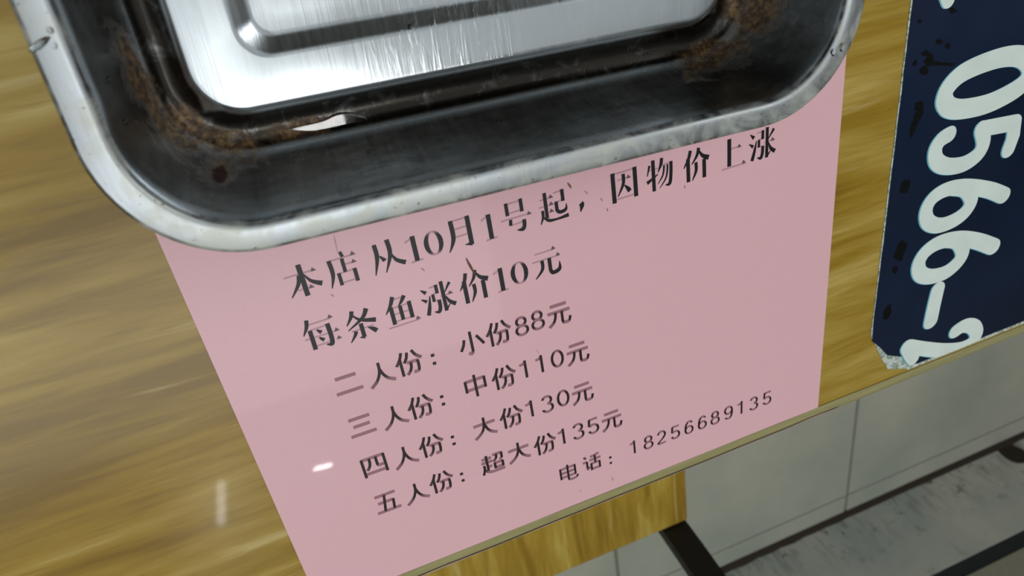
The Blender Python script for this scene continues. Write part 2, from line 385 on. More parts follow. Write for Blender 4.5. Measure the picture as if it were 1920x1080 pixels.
# ------------------------------------------------------------------ lettering: strokes in a unit box, y down
def cr(pts, n=6):
    if len(pts) < 3: return pts
    out = []
    Q = [pts[0]] + list(pts) + [pts[-1]]
    for i in range(1, len(Q) - 2):
        p0, p1, p2, p3 = Q[i - 1:i + 3]
        for j in range(n):
            t_ = j / n
            out.append(tuple(.5 * ((2 * b) + (-a + c) * t_ + (2 * a - 5 * b + 4 * c - d_) * t_ ** 2 + (-a + 3 * b - 3 * c + d_) * t_ ** 3) for a, b, c, d_ in zip(p0, p1, p2, p3)))
    out.append(tuple(pts[-1])); return out
class Print:
    def __init__(s, z): s.v = []; s.f = []; s.c = []; s.z = z; s.k = 0
    def ribbon(s, pts, fn, ink=None, caps=False, dirn=None):
        """pts: (x, y, width, ...) in local units; fn maps local to plan (x, v)"""
        P3 = []
        for p in pts:
            if not P3 or (abs(p[0] - P3[-1][0]) + abs(p[1] - P3[-1][1])) > 1e-5: P3.append(p)
        closed = False
        n = len(P3)
        if n < 2: return
        base = len(s.v); s.k += 1
        lift = s.z + s.k * 4e-7
        if caps:
            def capring(p, d, w):
                out = []
                for a in range(1, 7):
                    th = -PI / 2 + PI * a / 7
                    out.append((p[0] + w / 2 * (d[0] * math.cos(th) + -d[1] * math.sin(th)), p[1] + w / 2 * (d[1] * math.cos(th) + d[0] * math.sin(th))))
                return out
        ring = []
        for i, p in enumerate(P3):
            a = P3[max(0, i - 1)]; b = P3[min(n - 1, i + 1)]
            dx, dy = b[0] - a[0], b[1] - a[1]; L = math.hypot(dx, dy) or 1; dx /= L; dy /= L
            w_ = p[2] / 2
            mit = 1.0
            if 0 < i < n - 1:
                d1x, d1y = p[0] - a[0], p[1] - a[1]; l1 = math.hypot(d1x, d1y) or 1
                c_ = abs((-dy) * (-d1y / l1) + dx * (d1x / l1)); mit = 1 / max(.6, c_)
            hv = abs(dx)
            lf = lift + i * 2.5e-7
            if ink is None: w_ *= 1 + .22 * max(0, min(1, (hv - .55) / .35))
            if ink is None: k = 1 - max(0, min(1, (hv - .55) / .35))
            else: k = ink
            s.v += [fn(p[0] - dy * w_ * mit, p[1] + dx * w_ * mit, lf), fn(p[0] + dy * w_ * mit, p[1] - dx * w_ * mit, lf)]
            s.c += [k, k]
            if i: q_ = base + 2 * i; s.f.append((q_ - 2, q_ - 1, q_ + 1, q_))
        if caps:
            for (p, o, sg) in ((P3[0], P3[1], 1), (P3[-1], P3[-2], 1)):
                dx, dy = p[0] - o[0], p[1] - o[1]; L = math.hypot(dx, dy); d = (dx / L, dy / L)
                k0 = len(s.v); k = 1
                rr = [(p[0] + p[2] / 2 * (d[0] * math.cos(th) - d[1] * math.sin(th)), p[1] + p[2] / 2 * (d[1] * math.cos(th) + d[0] * math.sin(th))) for th in [-PI / 2 + PI * a / 8 for a in range(9)]]
                for r_ in rr: s.v.append(fn(r_[0], r_[1], lift + (5e-5 if p is P3[-1] else 4.5e-5))); s.c.append(k)
                s.f.append(tuple(range(k0, k0 + 9)))
    def poly(s, pts, fn, ink=1):
        s.k += 1; k0 = len(s.v); lift = s.z + s.k * 4e-7
        for p in pts: s.v.append(fn(p[0], p[1], lift)); s.c.append(ink)
        s.f.append(tuple(range(k0, k0 + len(pts))))
    def build(s, name, mat):
        bm = bmesh.new(); me = bpy.data.meshes.new(name); me.from_pydata([tuple(v) for v in s.v], [], s.f); me.update()
        bm.from_mesh(me); bm.normal_update()
        for f in bm.faces:
            if f.normal.z < 0: f.normal_flip()
        bm.to_mesh(me); bm.free()
        at = me.attributes.new('ink', 'FLOAT', 'POINT'); at.data.foreach_set('value', s.c)
        me.materials.append(mat); o = bpy.data.objects.new(name, me); COL.objects.link(o); return o

def oval(cx, cy, rx, ry, w, a0=0, a1=360, n=26, thick=None):
    out = []
    for i in range(n + 1):
        a = math.radians(a0 + (a1 - a0) * i / n)
        ww = w if thick is None else w + (thick - w) * abs(math.cos(a)) ** 1.5
        out.append((cx + rx * math.cos(a), cy + ry * math.sin(a), ww))
    return out
LW = .108
def L_(*pts): return ('s', [(a, b, LW) for a, b in pts])
HEI = {
 '二': [L_((.12, .22), (.86, .22)), L_((.02, .82), (.98, .82))],
 '三': [L_((.10, .15), (.88, .15)), L_((.20, .48), (.82, .48)), L_((.02, .86), (.98, .86))],
 '四': [L_((.08, .14), (.92, .14)), L_((.08, .82), (.92, .82)), L_((.08, .10), (.08, .97)), L_((.92, .10), (.92, .95)), ('c', [(.37, .14), (.36, .36), (.31, .52), (.2, .66)]), ('c', [(.62, .14), (.62, .46), (.64, .55), (.72, .58), (.86, .57)])],
 '五': [L_((.08, .12), (.90, .12)), L_((.14, .47), (.76, .47)), L_((.02, .92), (.98, .92)), L_((.46, .12), (.34, .92)), L_((.76, .44), (.71, .92))],
 '人': [('c', [(.50, .04), (.49, .32), (.42, .56), (.28, .78), (.05, .97)]), ('c', [(.50, .30), (.58, .55), (.73, .76), (.97, .90)])],
 '份': [('c', [(.30, .03), (.20, .28), (.03, .52)]), L_((.20, .27), (.20, .99)), ('c', [(.50, .08), (.45, .28), (.33, .48)]), ('c', [(.68, .04), (.79, .26), (.98, .44)]), L_((.42, .50), (.83, .50)), ('c', [(.56, .50), (.54, .70), (.47, .86), (.35, .98)]), ('c', [(.82, .48), (.82, .74), (.79, .90), (.70, .94), (.60, .92)])],
 ':': [('w', [(.10, .36, .13), (.10, .48, .13)]), ('w', [(.10, .70, .13), (.10, .82, .13)])],
 '小': [L_((.50, .05), (.50, .90)), L_((.50, .90), (.44, .96), (.32, .93)), ('c', [(.24, .32), (.19, .52), (.06, .76)]), ('c', [(.72, .28), (.83, .46), (.97, .70)])],
 '中': [L_((.12, .24), (.88, .24)), L_((.12, .63), (.88, .63)), L_((.50, .02), (.50, 1.0)), L_((.12, .20), (.12, .72)), L_((.88, .20), (.88, .70))],
 '大': [L_((.05, .34), (.95, .34)), ('c', [(.50, .04), (.49, .35), (.41, .62), (.26, .80), (.04, .96)]), ('c', [(.51, .36), (.60, .62), (.75, .80), (.97, .92)])],
 '元': [L_((.17, .14), (.84, .14)), L_((.04, .42), (.96, .42)), ('c', [(.36, .42), (.34, .62), (.25, .82), (.05, .98)]), L_((.62, .42), (.62, .86)), ('c', [(.62, .84), (.67, .93), (.88, .92), (.95, .72)])],
 '超': [L_((.06, .20), (.48, .20)), L_((.03, .38), (.50, .38)), L_((.28, .62), (.46, .62)), L_((.27, .05), (.27, .86)), ('c', [(.12, .50), (.12, .70), (.03, .97)]), ('c', [(.12, .72), (.27, .88), (.50, .93), (.98, .93)]), L_((.54, .12), (.94, .12)), ('c', [(.70, .12), (.68, .30), (.54, .46)]), L_((.93, .10), (.92, .40)), L_((.92, .42), (.80, .42)), L_((.58, .55), (.92, .55)), L_((.58, .78), (.92, .78)), L_((.58, .52), (.58, .82)), L_((.92, .52), (.92, .82))],
 '电': [L_((.10, .20), (.86, .20)), L_((.10, .45), (.86, .45)), L_((.10, .70), (.86, .70)), L_((.10, .15), (.10, .80)), L_((.86, .15), (.86, .74)), L_((.48, .02), (.48, .86)), ('c', [(.48, .85), (.54, .94), (.86, .94), (.98, .80)])],
 '话': [L_((.10, .06), (.22, .19)), L_((.02, .38), (.24, .38)), L_((.24, .36), (.24, .84)), L_((.22, .86), (.38, .72)), L_((.90, .07), (.66, .13), (.44, .15)), L_((.38, .34), (.98, .34)), L_((.68, .12), (.68, .56)), L_((.46, .57), (.90, .57)), L_((.46, .90), (.90, .90)), L_((.46, .54), (.46, .97)), L_((.90, .54), (.90, .95))],
 '1': [L_((.06, .23), (.20, .21), (.27, .14)), L_((.30, .03), (.30, 1.0))],
 '0': [('o', (.28, .52, .225, .44))],
 '8': [('o', (.28, .28, .18, .21)), ('o', (.28, .74, .225, .24))],
 '3': [('a', (.26, .28, .19, .22, -165, 90)), ('a', (.26, .74, .22, .24, -90, 165))],
 '5': [L_((.10, .08), (.48, .08)), L_((.10, .05), (.07, .50)), ('a', (.26, .70, .22, .27, -140, 160))],
 '2': [('a', (.27, .30, .20, .25, -170, 30)), ('c', [(.45, .42), (.32, .62), (.12, .82), (.06, .94)]), L_((.04, .95), (.50, .95))],
 '6': [('o', (.28, .70, .21, .27)), ('c', [(.46, .20), (.36, .08), (.22, .10), (.10, .32), (.07, .66)])],
 '9': [('o', (.28, .32, .21, .27)), ('c', [(.49, .32), (.48, .66), (.36, .93), (.20, .94), (.09, .82)])],
}
def T(x, y): return ('t', (x, y))                      # the small black triangle that ends a thin horizontal
def H(x0, y, x1): return ('h', [(x0, y, .045), (x1, y - .012, .045)])
def S(*pts): return ('w', list(pts))
def C(*pts): return ('cw', list(pts))
SONG = {
 '本': [H(.0, .30, .92), T(.86, .27), S((.50, .02, .15), (.50, .98, .15)), C((.42, .33, .10), (.34, .58, .11), (.05, .92, .03)), C((.56, .32, .03), (.72, .58, .10), (1.0, .74, .15)), H(.28, .76, .74), T(.67, .74)],
 '店': [S((.56, .0, .10), (.60, .16, .10)), H(.18, .19, .96), T(.90, .14), C((.18, .17, .13), (.19, .60, .12), (.05, .99, .03)), S((.56, .20, .11), (.56, .62, .11)), H(.56, .40, .94), T(.87, .37), H(.34, .62, .86), H(.34, .92, .86), S((.36, .60, .11), (.36, .98, .11)), S((.84, .58, .12), (.84, .98, .12))],
 '从': [C((.22, .05, .13), (.22, .45, .13), (.05, .96, .03)), C((.30, .42, .04), (.40, .56, .12), (.42, .60, .12)), C((.62, .0, .14), (.62, .45, .13), (.38, .96, .03)), C((.64, .40, .03), (.76, .66, .11), (1.02, .82, .14))],
 '月': [H(.30, .08, .78), H(.30, .34, .74), H(.30, .58, .74), C((.26, .05, .14), (.26, .60, .14), (.06, .99, .03)), S((.80, .03, .15), (.80, .93, .15)), S((.82, .90, .14), (.58, .88, .01))],
 '号': [H(.26, .07, .70), H(.26, .36, .72), H(.0, .54, .92), T(.95, .51), H(.28, .74, .74), S((.24, .03, .12), (.24, .42, .12)), S((.73, .0, .12), (.73, .40, .12)), S((.32, .56, .11), (.29, .74, .11)), C((.76, .66, .13), (.74, .86, .13), (.66, .95, .12), (.48, .93, .02))],
 '起': [H(.08, .22, .45), T(.46, .18), H(.03, .44, .45), T(.45, .40), T(.43, .62), S((.26, .02, .12), (.26, .82, .12)), C((.13, .55, .10), (.12, .75, .09), (.02, .97, .03)), C((.12, .74, .05), (.30, .90, .10), (.60, .93, .07), (1.0, .90, .12)), H(.56, .10, .86), S((.86, .05, .12), (.86, .42, .12)), H(.60, .40, .86), S((.62, .38, .12), (.62, .68, .12)), C((.62, .66, .12), (.72, .74, .11), (.92, .70, .10), (.96, .52, .02))],
 '，': [C((.12, .70, .17), (.15, .78, .16), (.08, .98, .02))],
 '因': [H(.10, .08, .86), H(.10, .90, .86), H(.26, .30, .74), T(.66, .27), S((.10, .04, .15), (.10, 1.0, .15)), S((.90, .02, .15), (.90, .97, .15)), C((.48, .14, .12), (.46, .45, .11), (.24, .82, .03)), C((.50, .50, .03), (.62, .64, .13), (.68, .74, .15))],
 '物': [S((.14, .14, .09), (.04, .46, .03)), H(.08, .30, .44), S((.27, .0, .13), (.27, 1.0, .13)), S((.02, .68, .12), (.44, .48, .03)), C((.60, .0, .12), (.56, .20, .11), (.44, .42, .03)), H(.55, .23, .92), C((.94, .18, .12), (.92, .60, .12), (.86, .88, .12), (.70, .90, .03)), C((.68, .25, .07), (.62, .55, .06), (.42, .80, .02)), C((.81, .25, .07), (.74, .65, .06), (.48, .95, .02))],
 '价': [C((.30, .0, .12), (.22, .25, .11), (.03, .52, .03)), S((.20, .24, .14), (.20, 1.0, .14)), C((.62, -.02, .12), (.54, .22, .10), (.34, .46, .03)), C((.62, .06, .05), (.76, .26, .12), (1.0, .38, .16)), C((.50, .42, .12), (.50, .70, .11), (.35, .99, .03)), S((.82, .38, .14), (.82, .99, .14))],
 '上': [S((.30, .02, .15), (.30, .92, .15)), H(.34, .36, .72), T(.70, .33), H(.0, .97, .95), T(.88, .90)],
 '涨': [S((.02, .08, .03), (.17, .22, .13)), S((-.02, .38, .03), (.14, .50, .12)), C((.10, .96, .13), (.19, .68, .11), (.27, .34, .03)), H(.30, .09, .50), H(.34, .32, .5), H(.34, .56, .5), S((.52, .04, .11), (.52, .33, .11)), S((.37, .32, .10), (.37, .57, .10)), C((.53, .55, .12), (.52, .80, .12), (.45, .94, .11), (.31, .90, .02)), S((.70, -.02, .12), (.70, .98, .12)), S((.70, .94, .09), (.86, .78, .02)), S((.97, .08, .10), (.76, .36, .03)), H(.60, .46, .98), T(.93, .42), C((.76, .48, .03), (.86, .70, .11), (1.04, .84, .14))],
 '每': [H(.18, .16, .92), T(.90, .09), C((.22, .0, .12), (.16, .22, .11), (.0, .46, .03)), S((.22, .34, .13), (.21, .98, .14)), H(.24, .34, .74), H(.0, .60, 1.0), H(.2, .88, .78), C((.77, .28, .14), (.77, .75, .14), (.72, .95, .13), (.56, .92, .02)), S((.42, .38, .05), (.53, .50, .13)), S((.42, .64, .05), (.54, .76, .13)), T(.98, .55), T(.98, .82)],
 '条': [C((.34, .0, .13), (.27, .18, .11), (.08, .42, .03)), C((.78, .04, .15), (.60, .30, .11), (.08, .58, .03)), C((.30, .10, .04), (.52, .34, .09), (.98, .48, .15)), H(.16, .64, .88), S((.50, .46, .13), (.50, .92, .13)), S((.52, .92, .12), (.36, .90, .02)), C((.30, .66, .12), (.24, .78, .10), (.06, .98, .03)), C((.68, .64, .03), (.82, .74, .13), (.92, .84, .15))],
 '鱼': [C((.34, .0, .13), (.22, .25, .11), (.02, .50, .03)), H(.30, .10, .68), C((.70, .06, .13), (.58, .22, .10), (.46, .34, .03)), H(.22, .36, .80), H(.22, .58, .80), H(.22, .82, .80), S((.21, .32, .13), (.21, .90, .13)), S((.50, .34, .12), (.50, .82, .12)), S((.80, .28, .13), (.80, .84, .13)), H(.0, .98, 1.0), T(.96, .90)],
 '元': [H(.14, .17, .82), T(.80, .11), H(.02, .42, .98), T(.94, .36), C((.36, .42, .12), (.34, .72, .11), (.07, .99, .03)), S((.62, .40, .13), (.62, .84, .13)), C((.62, .82, .13), (.70, .93, .13), (.94, .86, .13), (.97, .60, .02))],
 '1': [('h', [(.08, .22, .06), (.28, .12, .06)]), S((.33, .05, .15), (.33, .97, .15)), ('h', [(.14, .98, .06), (.52, .96, .06)])],
 '0': [('ov', (.32, .52, .23, .42))],
}
def place(pr, ch, font, cx, cv, sw, sh):
    """cx, cv: centre of the character's box in plan metres; sw, sh its width and height"""
    fn = lambda a, b, lift: on_table(cx + (a - .5) * sw, cv + (b - .5) * sh, lift)
    fnd = fn
    G = font[ch]
    for pas in (0, 1):
        for kind, d_ in G:
            light = kind == 'h' or (kind == 's' and abs(d_[-1][0] - d_[0][0]) > 2.5 * abs(d_[-1][1] - d_[0][1]))
            if light != (pas == 0): continue
            if kind == 's': pr.ribbon(d_, fnd)
            elif kind == 'c': pr.ribbon(cr([(a, b, LW) for a, b in d_]), fnd)
            elif kind == 'o':
                pr.ribbon(oval(d_[0], d_[1], d_[2], d_[3], LW), fnd)
            elif kind == 'a':
                pr.ribbon(oval(d_[0], d_[1], d_[2], d_[3], LW, d_[4], d_[5]), fnd)
            elif kind == 'ov': pr.ribbon(oval(d_[0], d_[1], d_[2], d_[3], .045, thick=.15), fnd)
            elif kind == 'h': pr.ribbon(d_, fnd, ink=0.05)
            elif kind == 'w': pr.ribbon(d_, fnd, ink=1)
            elif kind == 'cw': 
                pts = cr(d_); pr.ribbon(pts, fnd, ink=1)
            elif kind == 't':
                x, y = d_; pr.poly([(x - .08, y + .05), (x - .01, y - .07), (x + .09, y + .045)], fnd, .75)
# every line: list of (character, pixel x, pixel y) of the centre of its box in the photograph
LINES = [
 ('bold', .066, .068, [('本', 568, 526), ('店', 642, 504), ('从', 725, 482), ('1', 777, 466), ('0', 813, 455), ('月', 863, 438), ('1', 918, 425), ('号', 967, 406), ('起', 1037, 387), ('，', 1090, 389), ('因', 1171, 347), ('物', 1237, 327), ('价', 1305, 309), ('上', 1377, 286), ('涨', 1429, 271)]),
 ('bold', .066, .068, [('每', 601, 624), ('条', 677, 609), ('鱼', 752, 582), ('涨', 821, 560), ('价', 889, 537), ('1', 940, 524), ('0', 974, 511), ('元', 1024, 491)]),
 ('thin', .058, .061, [('二', 652, 719), ('人', 714, 701), ('份', 767, 680), (':', 813, 674), ('小', 884, 642), ('份', 935, 624), ('8', 978, 611), ('8', 1008, 600), ('元', 1048, 588)]),
 ('thin', .058, .061, [('三', 678, 798), ('人', 740, 781), ('份', 789, 762), (':', 830, 751), ('中', 892, 723), ('份', 945, 707), ('1', 985, 692), ('1', 1015, 682), ('0', 1045, 672), ('元', 1083, 661)]),
 ('thin', .058, .061, [('四', 702, 872), ('人', 760, 856), ('份', 809, 835), (':', 850, 826), ('大', 909, 801), ('份', 959, 781), ('1', 996, 766), ('3', 1027, 757), ('0', 1056, 746), ('元', 1092, 736)]),
 ('thin', .058, .061, [('五', 726, 941), ('人', 781, 924), ('份', 828, 903), (':', 867, 895), ('超', 924, 868), ('大', 973, 847), ('份', 1022, 832), ('1', 1056, 818), ('3', 1085, 808), ('5', 1113, 798), ('元', 1147, 787)]),
 ('thin', .053, .056, [('电', 1066, 886), ('话', 1110, 867), (':', 1145, 863), ('1', 1189, 838), ('8', 1216, 829), ('2', 1241, 820), ('5', 1267, 810), ('6', 1292, 801), ('6', 1317, 792), ('8', 1341, 783), ('9', 1366, 774), ('1', 1390, 764), ('3', 1414, 756), ('5', 1439, 746)]),
]
DG = D - .0006
names = ['heading line in heavy strokes, highest on the sheet', 'second heavy line below the heading', None, None, None, None, None]
for li, (fnt, sw, sh, chars) in enumerate(LINES):
    pr = Print(.00055)
    for ch, px, py in chars:
        x, v_ = P(px, py, DG)
        # narrow digits and punctuation are drawn in the left half of the unit box
        font = SONG if fnt == 'bold' else HEI
        em = .0170 * (sw / .066)
        if fnt == 'bold': W_, H_ = .01330, .01440
        elif li == 6: W_, H_ = .01080, .01150
        else: W_, H_ = .01200, .01260
        off = 0
        if ch in '0123456789':
            off = (.5 - (.32 if fnt == 'bold' else .28)) * W_
            if fnt == 'bold': H2 = H_ * .84
            else: H2 = H_ * .80
        elif ch == ':': off = .4 * W_; H2 = H_; v_ -= .09 * H_
        elif ch == '，': off = .38 * W_; H2 = H_; v_ -= .34 * H_
        else: H2 = H_
        place(pr, ch, font, x + off, v_, W_, H2)
    o = pr.build('lettering', INKB if fnt == 'bold' else INKL); adopt(o, notice)
    if names[li]: o['label'] = names[li]

# small marks left on the notice: a brown thread, specks and a crease
MARK = ink_mat('brown_mark', (92, 58, 34), (176, 140, 146))
fpl = lambda a, b, l_: on_table(a, b, l_)
def mark(pts, wpx, ink):
    pr = Print(.0007); q_ = []
    for px, py in pts:
        x, v_ = P(px, py, DG); q_.append((x, v_, wpx / F * DG * 1.2))
    for k in (0, -1): q_[k] = (q_[k][0], q_[k][1], q_[k][2] * .4)
    pr.ribbon(cr(q_, 4), fpl, ink=ink); o = pr.build('stain_mark', MARK); adopt(o, notice)
mark([(874, 484), (879, 494), (884, 503), (891, 516)], 4, 1)
mark([(1064, 343), (1068, 348), (1071, 353)], 4, .8)
mark([(1138, 391), (1140, 396)], 3, .9)
mark([(1283, 348), (1285, 353)], 3, .9)
mark([(1147, 895), (1150, 901)], 2.5, 1)
mark([(1088, 918), (1090, 922)], 2, .8)
mark([(626, 441), (629, 455), (633, 474)], 1.5, -.6)
mark([(1096, 358), (1102, 364)], 3, .3); mark([(1126, 372), (1130, 377)], 4, .25)
mark([(790, 503), (796, 508)], 4, .2); mark([(620, 552), (626, 556)], 3, .2); mark([(1006, 655), (1011, 664)], 1.5, .2)

# ------------------------------------------------------------------ navy phone-number sign
sign = empty('phone_number_sign', (.37, 0, TZ)); tag(sign, 'dark navy vinyl sign with large white phone digits at the right of the table', 'sign')
def plate(name, pts, z0, z1, mat):
    n = len(pts); vv = [(x, -v_, z1) for x, v_ in pts] + [(x, -v_, z0) for x, v_ in pts]
    return mk(name, vv, [tuple(range(n))[::-1], tuple(range(n, 2 * n))] + [(i, (i + 1) % n, (i + 1) % n + n, i + n) for i in range(n)], mat)
SX0 = 1.079 * D; SX1 = 2.05 * D
left = []
for i in range(60):
    v_ = -1.1 + (0.985 + 1.1) * i / 59
    left.append(((1.0790 + .0020 * noise.noise(Vector((v_ * 40, 0, 0))) + (.002 if i == 59 else 0)) * D, v_ * D))
corner = [P(1650, 652, D), P(1662, 665, D), P(1690, 668, D), P(1702, 680, D)]
pts = left + corner + [(1.225 * D, 1.103 * D), (SX1, 1.103 * D), (SX1, -1.1 * D)]
o = plate('vinyl_sheet', pts, TZ + .0003, TZ + .0008, NAVY); adopt(o, sign)
left2 = []
for i in range(90):
    v_ = -1.1 + (0.97 + 1.1) * i / 89
    left2.append(((1.0755 + .0016 * noise.noise(Vector((v_ * 90, 5, 0)))) * D, v_ * D))
pts = left2 + [P(1638, 640, D), P(1650, 668, D), P(1664, 692, D), P(1700, 690, D), (1.2 * D, 1.1125 * D), (SX1 + .001, 1.1125 * D), (SX1 + .001, -1.1 * D)]
o = plate('backing_paper', pts, TZ + .0001, TZ + .0004, PEEL); adopt(o, sign); o['label'] = 'white and green paper showing at the torn corner'
# digits: centre lines read off the sign (plane of the sign)
zs = TZ + .0008; DS = TZ + D - zs
pr = Print(.0); prc = Print(.0)
def zpix(pts, ox, oy, s): return [(ox + a / s, oy + b / s) for a, b in pts]
digs = [
 (zpix([(452, 560), (475, 602), (545, 614), (680, 588), (800, 535), (890, 475), (930, 412), (928, 355), (880, 318), (790, 320), (665, 358), (550, 414), (478, 485), (450, 550), (458, 585)], 1620, 0, 3), 31, True),
 (zpix([(845, 690), (660, 725)], 1620, 0, 3), 25, False),
 (zpix([(848, 690), (838, 770), (812, 840)], 1620, 0, 3), 25, False),
 (zpix([(660, 725), (672, 800), (640, 868), (560, 922), (465, 935), (408, 905), (402, 840), (435, 785), (480, 755)], 1620, 0, 3), 26, True),
 (zpix([(800, 75), (720, 45), (600, 28), (500, 42), (425, 88), (388, 155), (398, 215), (455, 235), (535, 208), (598, 160), (628, 100), (600, 45), (540, 35)], 1600, 340, 2.841), 24, True),
 (zpix([(745, 348), (660, 318), (560, 305), (460, 325), (385, 375), (348, 440), (358, 492), (410, 507), (490, 485), (555, 432), (582, 378), (560, 322), (510, 312)], 1600, 340, 2.841), 24, True),
 (zpix([(450, 575), (430, 660), (412, 745)], 1600, 340, 2.841), 24, True),
 (zpix([(545, 797), (595, 768), (640, 775), (655, 815), (625, 862), (560, 893), (470, 900), (380, 892), (290, 878)], 1600, 340, 2.841), 22, True),
 (zpix([(283, 885), (300, 920), (318, 945)], 1600, 340, 2.841), 20, False),
 ([(1770, -22), (1778, 0)], 26, True),
]
for pts, wpx, sm in digs:
    pl = []
    for p in pts:
        x, v_ = P(p[0], p[1], DS); e = P(p[0] + wpx * .5, p[1], DS); e2 = P(p[0], p[1] + wpx * .5, DS)
        pl.append((x, v_, (math.hypot(e[0] - x, e[1] - v_) + math.hypot(e2[0] - x, e2[1] - v_))))
    if sm: pl = cr(pl, 7)
    pr.ribbon(pl, lambda a, b, l_: Vector((a, -b, zs + .00012 + l_)), ink=1, caps=True)
    prc.ribbon([(a - .0009, b, c) for a, b, c in pl], lambda a, b, l_: Vector((a, -b, zs + .00005 + l_)), ink=1, caps=True)
# keep the print on the sheet
def clipv(vl): return [Vector((v_.x, max(v_.y, -1.108 * D), v_.z)) for v_ in vl]
pr.v = clipv(pr.v); prc.v = clipv(prc.v)
o = pr.build('white_digits', WHITEP); adopt(o, sign)
o = prc.build('cyan_fringe', CYANP); adopt(o, sign)
for px, py, rx, ry, sd in ((1732, 133, 9, 8, 1), (1742, 113, 9, 11, 2), (1752, 118, 9, 5, 3), (1736, 100, 8, 6, 4), (1786, 20, 7, 6, 5), (1776, 86, 6, 5, 6), (1760, 78, 7, 4, 7), (1722, 215, 7, 20, 8), (1712, 240, 5, 18, 9), (1722, 198, 8, 10, 10),
                           (1697, 350, 8, 14, 11), (1688, 470, 10, 20, 12), (1678, 505, 6, 7, 13), (1664, 585, 6, 15, 14), (1724, 40, 4, 4, 15), (1770, 120, 22, 3.5, 16), (1716, 118, 4, 6, 17)):
    poly = []; pr = Print(sd * 1.5e-6)
    for i in range(22):
        a = 2 * PI * i / 22; r = 1 + .45 * noise.noise(Vector((math.cos(a) * 1.6, math.sin(a) * 1.6, sd * 3.1)))
        x, v_ = P(px + rx * r * math.cos(a) - (.28 * ry * r * math.sin(a) if ry > rx else 0), py + ry * r * math.sin(a), DS); poly.append((x, v_))
    pr.poly(poly, lambda a, b, l_: Vector((a, -b, zs + .00004 + l_)))
    o = pr.build('ink_smear', SMEAR); adopt(o, sign)

# ------------------------------------------------------------------ steel tray
TH = -.030
tray = empty('serving_tray', (0, 0, TZ + .0006), TH)
tag(tray, 'deep rectangular stainless steel tray with rolled rim, burnt sauce in its gutter, on the table', 'tray')
U0, U1, V1, V0 = -.0520, .2035, .0813, -.128
prof = [  # offset inward from the rim's outer edge, height
 (.0004, .0470), (-.0001, .0482), (-.0002, .0496), (.0001, .0504), (.0006, .0509), (.0014, .0512), (.0048, .0518), (.0066, .0520), (.0075, .05195), (.0083, .0516), (.0089, .0509), (.0093, .0499), (.0096, .0484),
 (.0099, .0440), (.0105, .0380), (.0113, .0300), (.0123, .0225), (.0135, .0160), (.0149, .0110), (.0163, .0076), (.0179, .0052), (.0197, .0036), (.0215, .0030), (.0236, .0031), (.0254, .0038), (.0268, .0049), (.0278, .0059), (.0286, .0066), (.0292, .0069), (.0296, .0070), (.0304, .0070)]
def rrect(u0, u1, v0, v1, r, z, nc=18, ns=14):
    out = []
    cs = [(u1 - r, v1 - r, 0), (u0 + r, v1 - r, 90), (u0 + r, v0 + r, 180), (u1 - r, v0 + r, 270)]
    for i, (cx, cy, a0) in enumerate(cs):
        arc = [(cx + r * math.cos(math.radians(a0 + 90 * j / nc)), cy + r * math.sin(math.radians(a0 + 90 * j / nc))) for j in range(nc + 1)]
        out += arc
        nx_ = cs[(i + 1) % 4]; a1 = math.radians(nx_[2]); q_ = (nx_[0] + r * math.cos(a1), nx_[1] + r * math.sin(a1))
        p_ = arc[-1]
        for j in range(1, ns): out.append((p_[0] + (q_[0] - p_[0]) * j / ns, p_[1] + (q_[1] - p_[1]) * j / ns))
    return [Vector((a, -b, z)) for a, b in out]
loops = []
for off, z in prof:
    k = 0 if off < .0094 else (off - .0094) / (.0293 - .0094)
    offb = off + k * .0040; r = .0405 - off * .86
    r = max(r, .0135)
    loops.append(rrect(U0 + off, U1 - off + .0006 * k, V0 + offb, V1 - offb, r, z))
def inner(u, v_, r, z):
    du = u - U0
    loops.append(rrect(u, U1 - du + .002, V0 + (V1 - v_), v_, r, z))
inner(-.0068, .0341, .0110, .0070); inner(-.0058, .0331, .0103, .0069); inner(-.0048, .0322, .0097, .0063)
inner(-.0008, .0283, .0070, .0047); inner(.0001, .0273, .0062, .0041); inner(.0011, .0262, .0055, .0040); inner(.006, .021, .004, .0040)
vv = []; ff = []
n_ = len(loops[0])
for lp in loops: vv += lp
for a in range(len(loops) - 1):
    for i in range(n_):
        j = (i + 1) % n_; ff.append((a * n_ + i, a * n_ + j, (a + 1) * n_ + j, (a + 1) * n_ + i))
ff.append(tuple(range((len(loops) - 1) * n_, len(loops) * n_)))
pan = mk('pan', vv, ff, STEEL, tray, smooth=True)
bm = bmesh.new(); bm.from_mesh(pan.data); bmesh.ops.recalc_face_normals(bm, faces=bm.faces)
bm.normal_update()
big = max(bm.faces, key=lambda f: f.calc_area())
if big.normal.z < 0:
    for f in bm.faces: f.normal_flip()
bm.to_mesh(pan.data); bm.free()
sm = pan.modifiers.new('thickness', 'SOLIDIFY'); sm.thickness = .0006; sm.offset = -1
# stiffer hem under the rim
vv = []; ff = []
for off, z in ((.0004, .0470), (.0012, .0462), (.0022, .0468), (.0022, .0500)):
    vv += rrect(U0 + off, U1 - off, V0 + off, V1 - off, .0405 - off * .86, z)
for a in range(3):
    for i in range(n_):
        j = (i + 1) % n_; ff.append((a * n_ + i, a * n_ + j, (a + 1) * n_ + j, (a + 1) * n_ + i))
mk('rolled_hem', vv, ff, STEEL, tray, smooth=True)

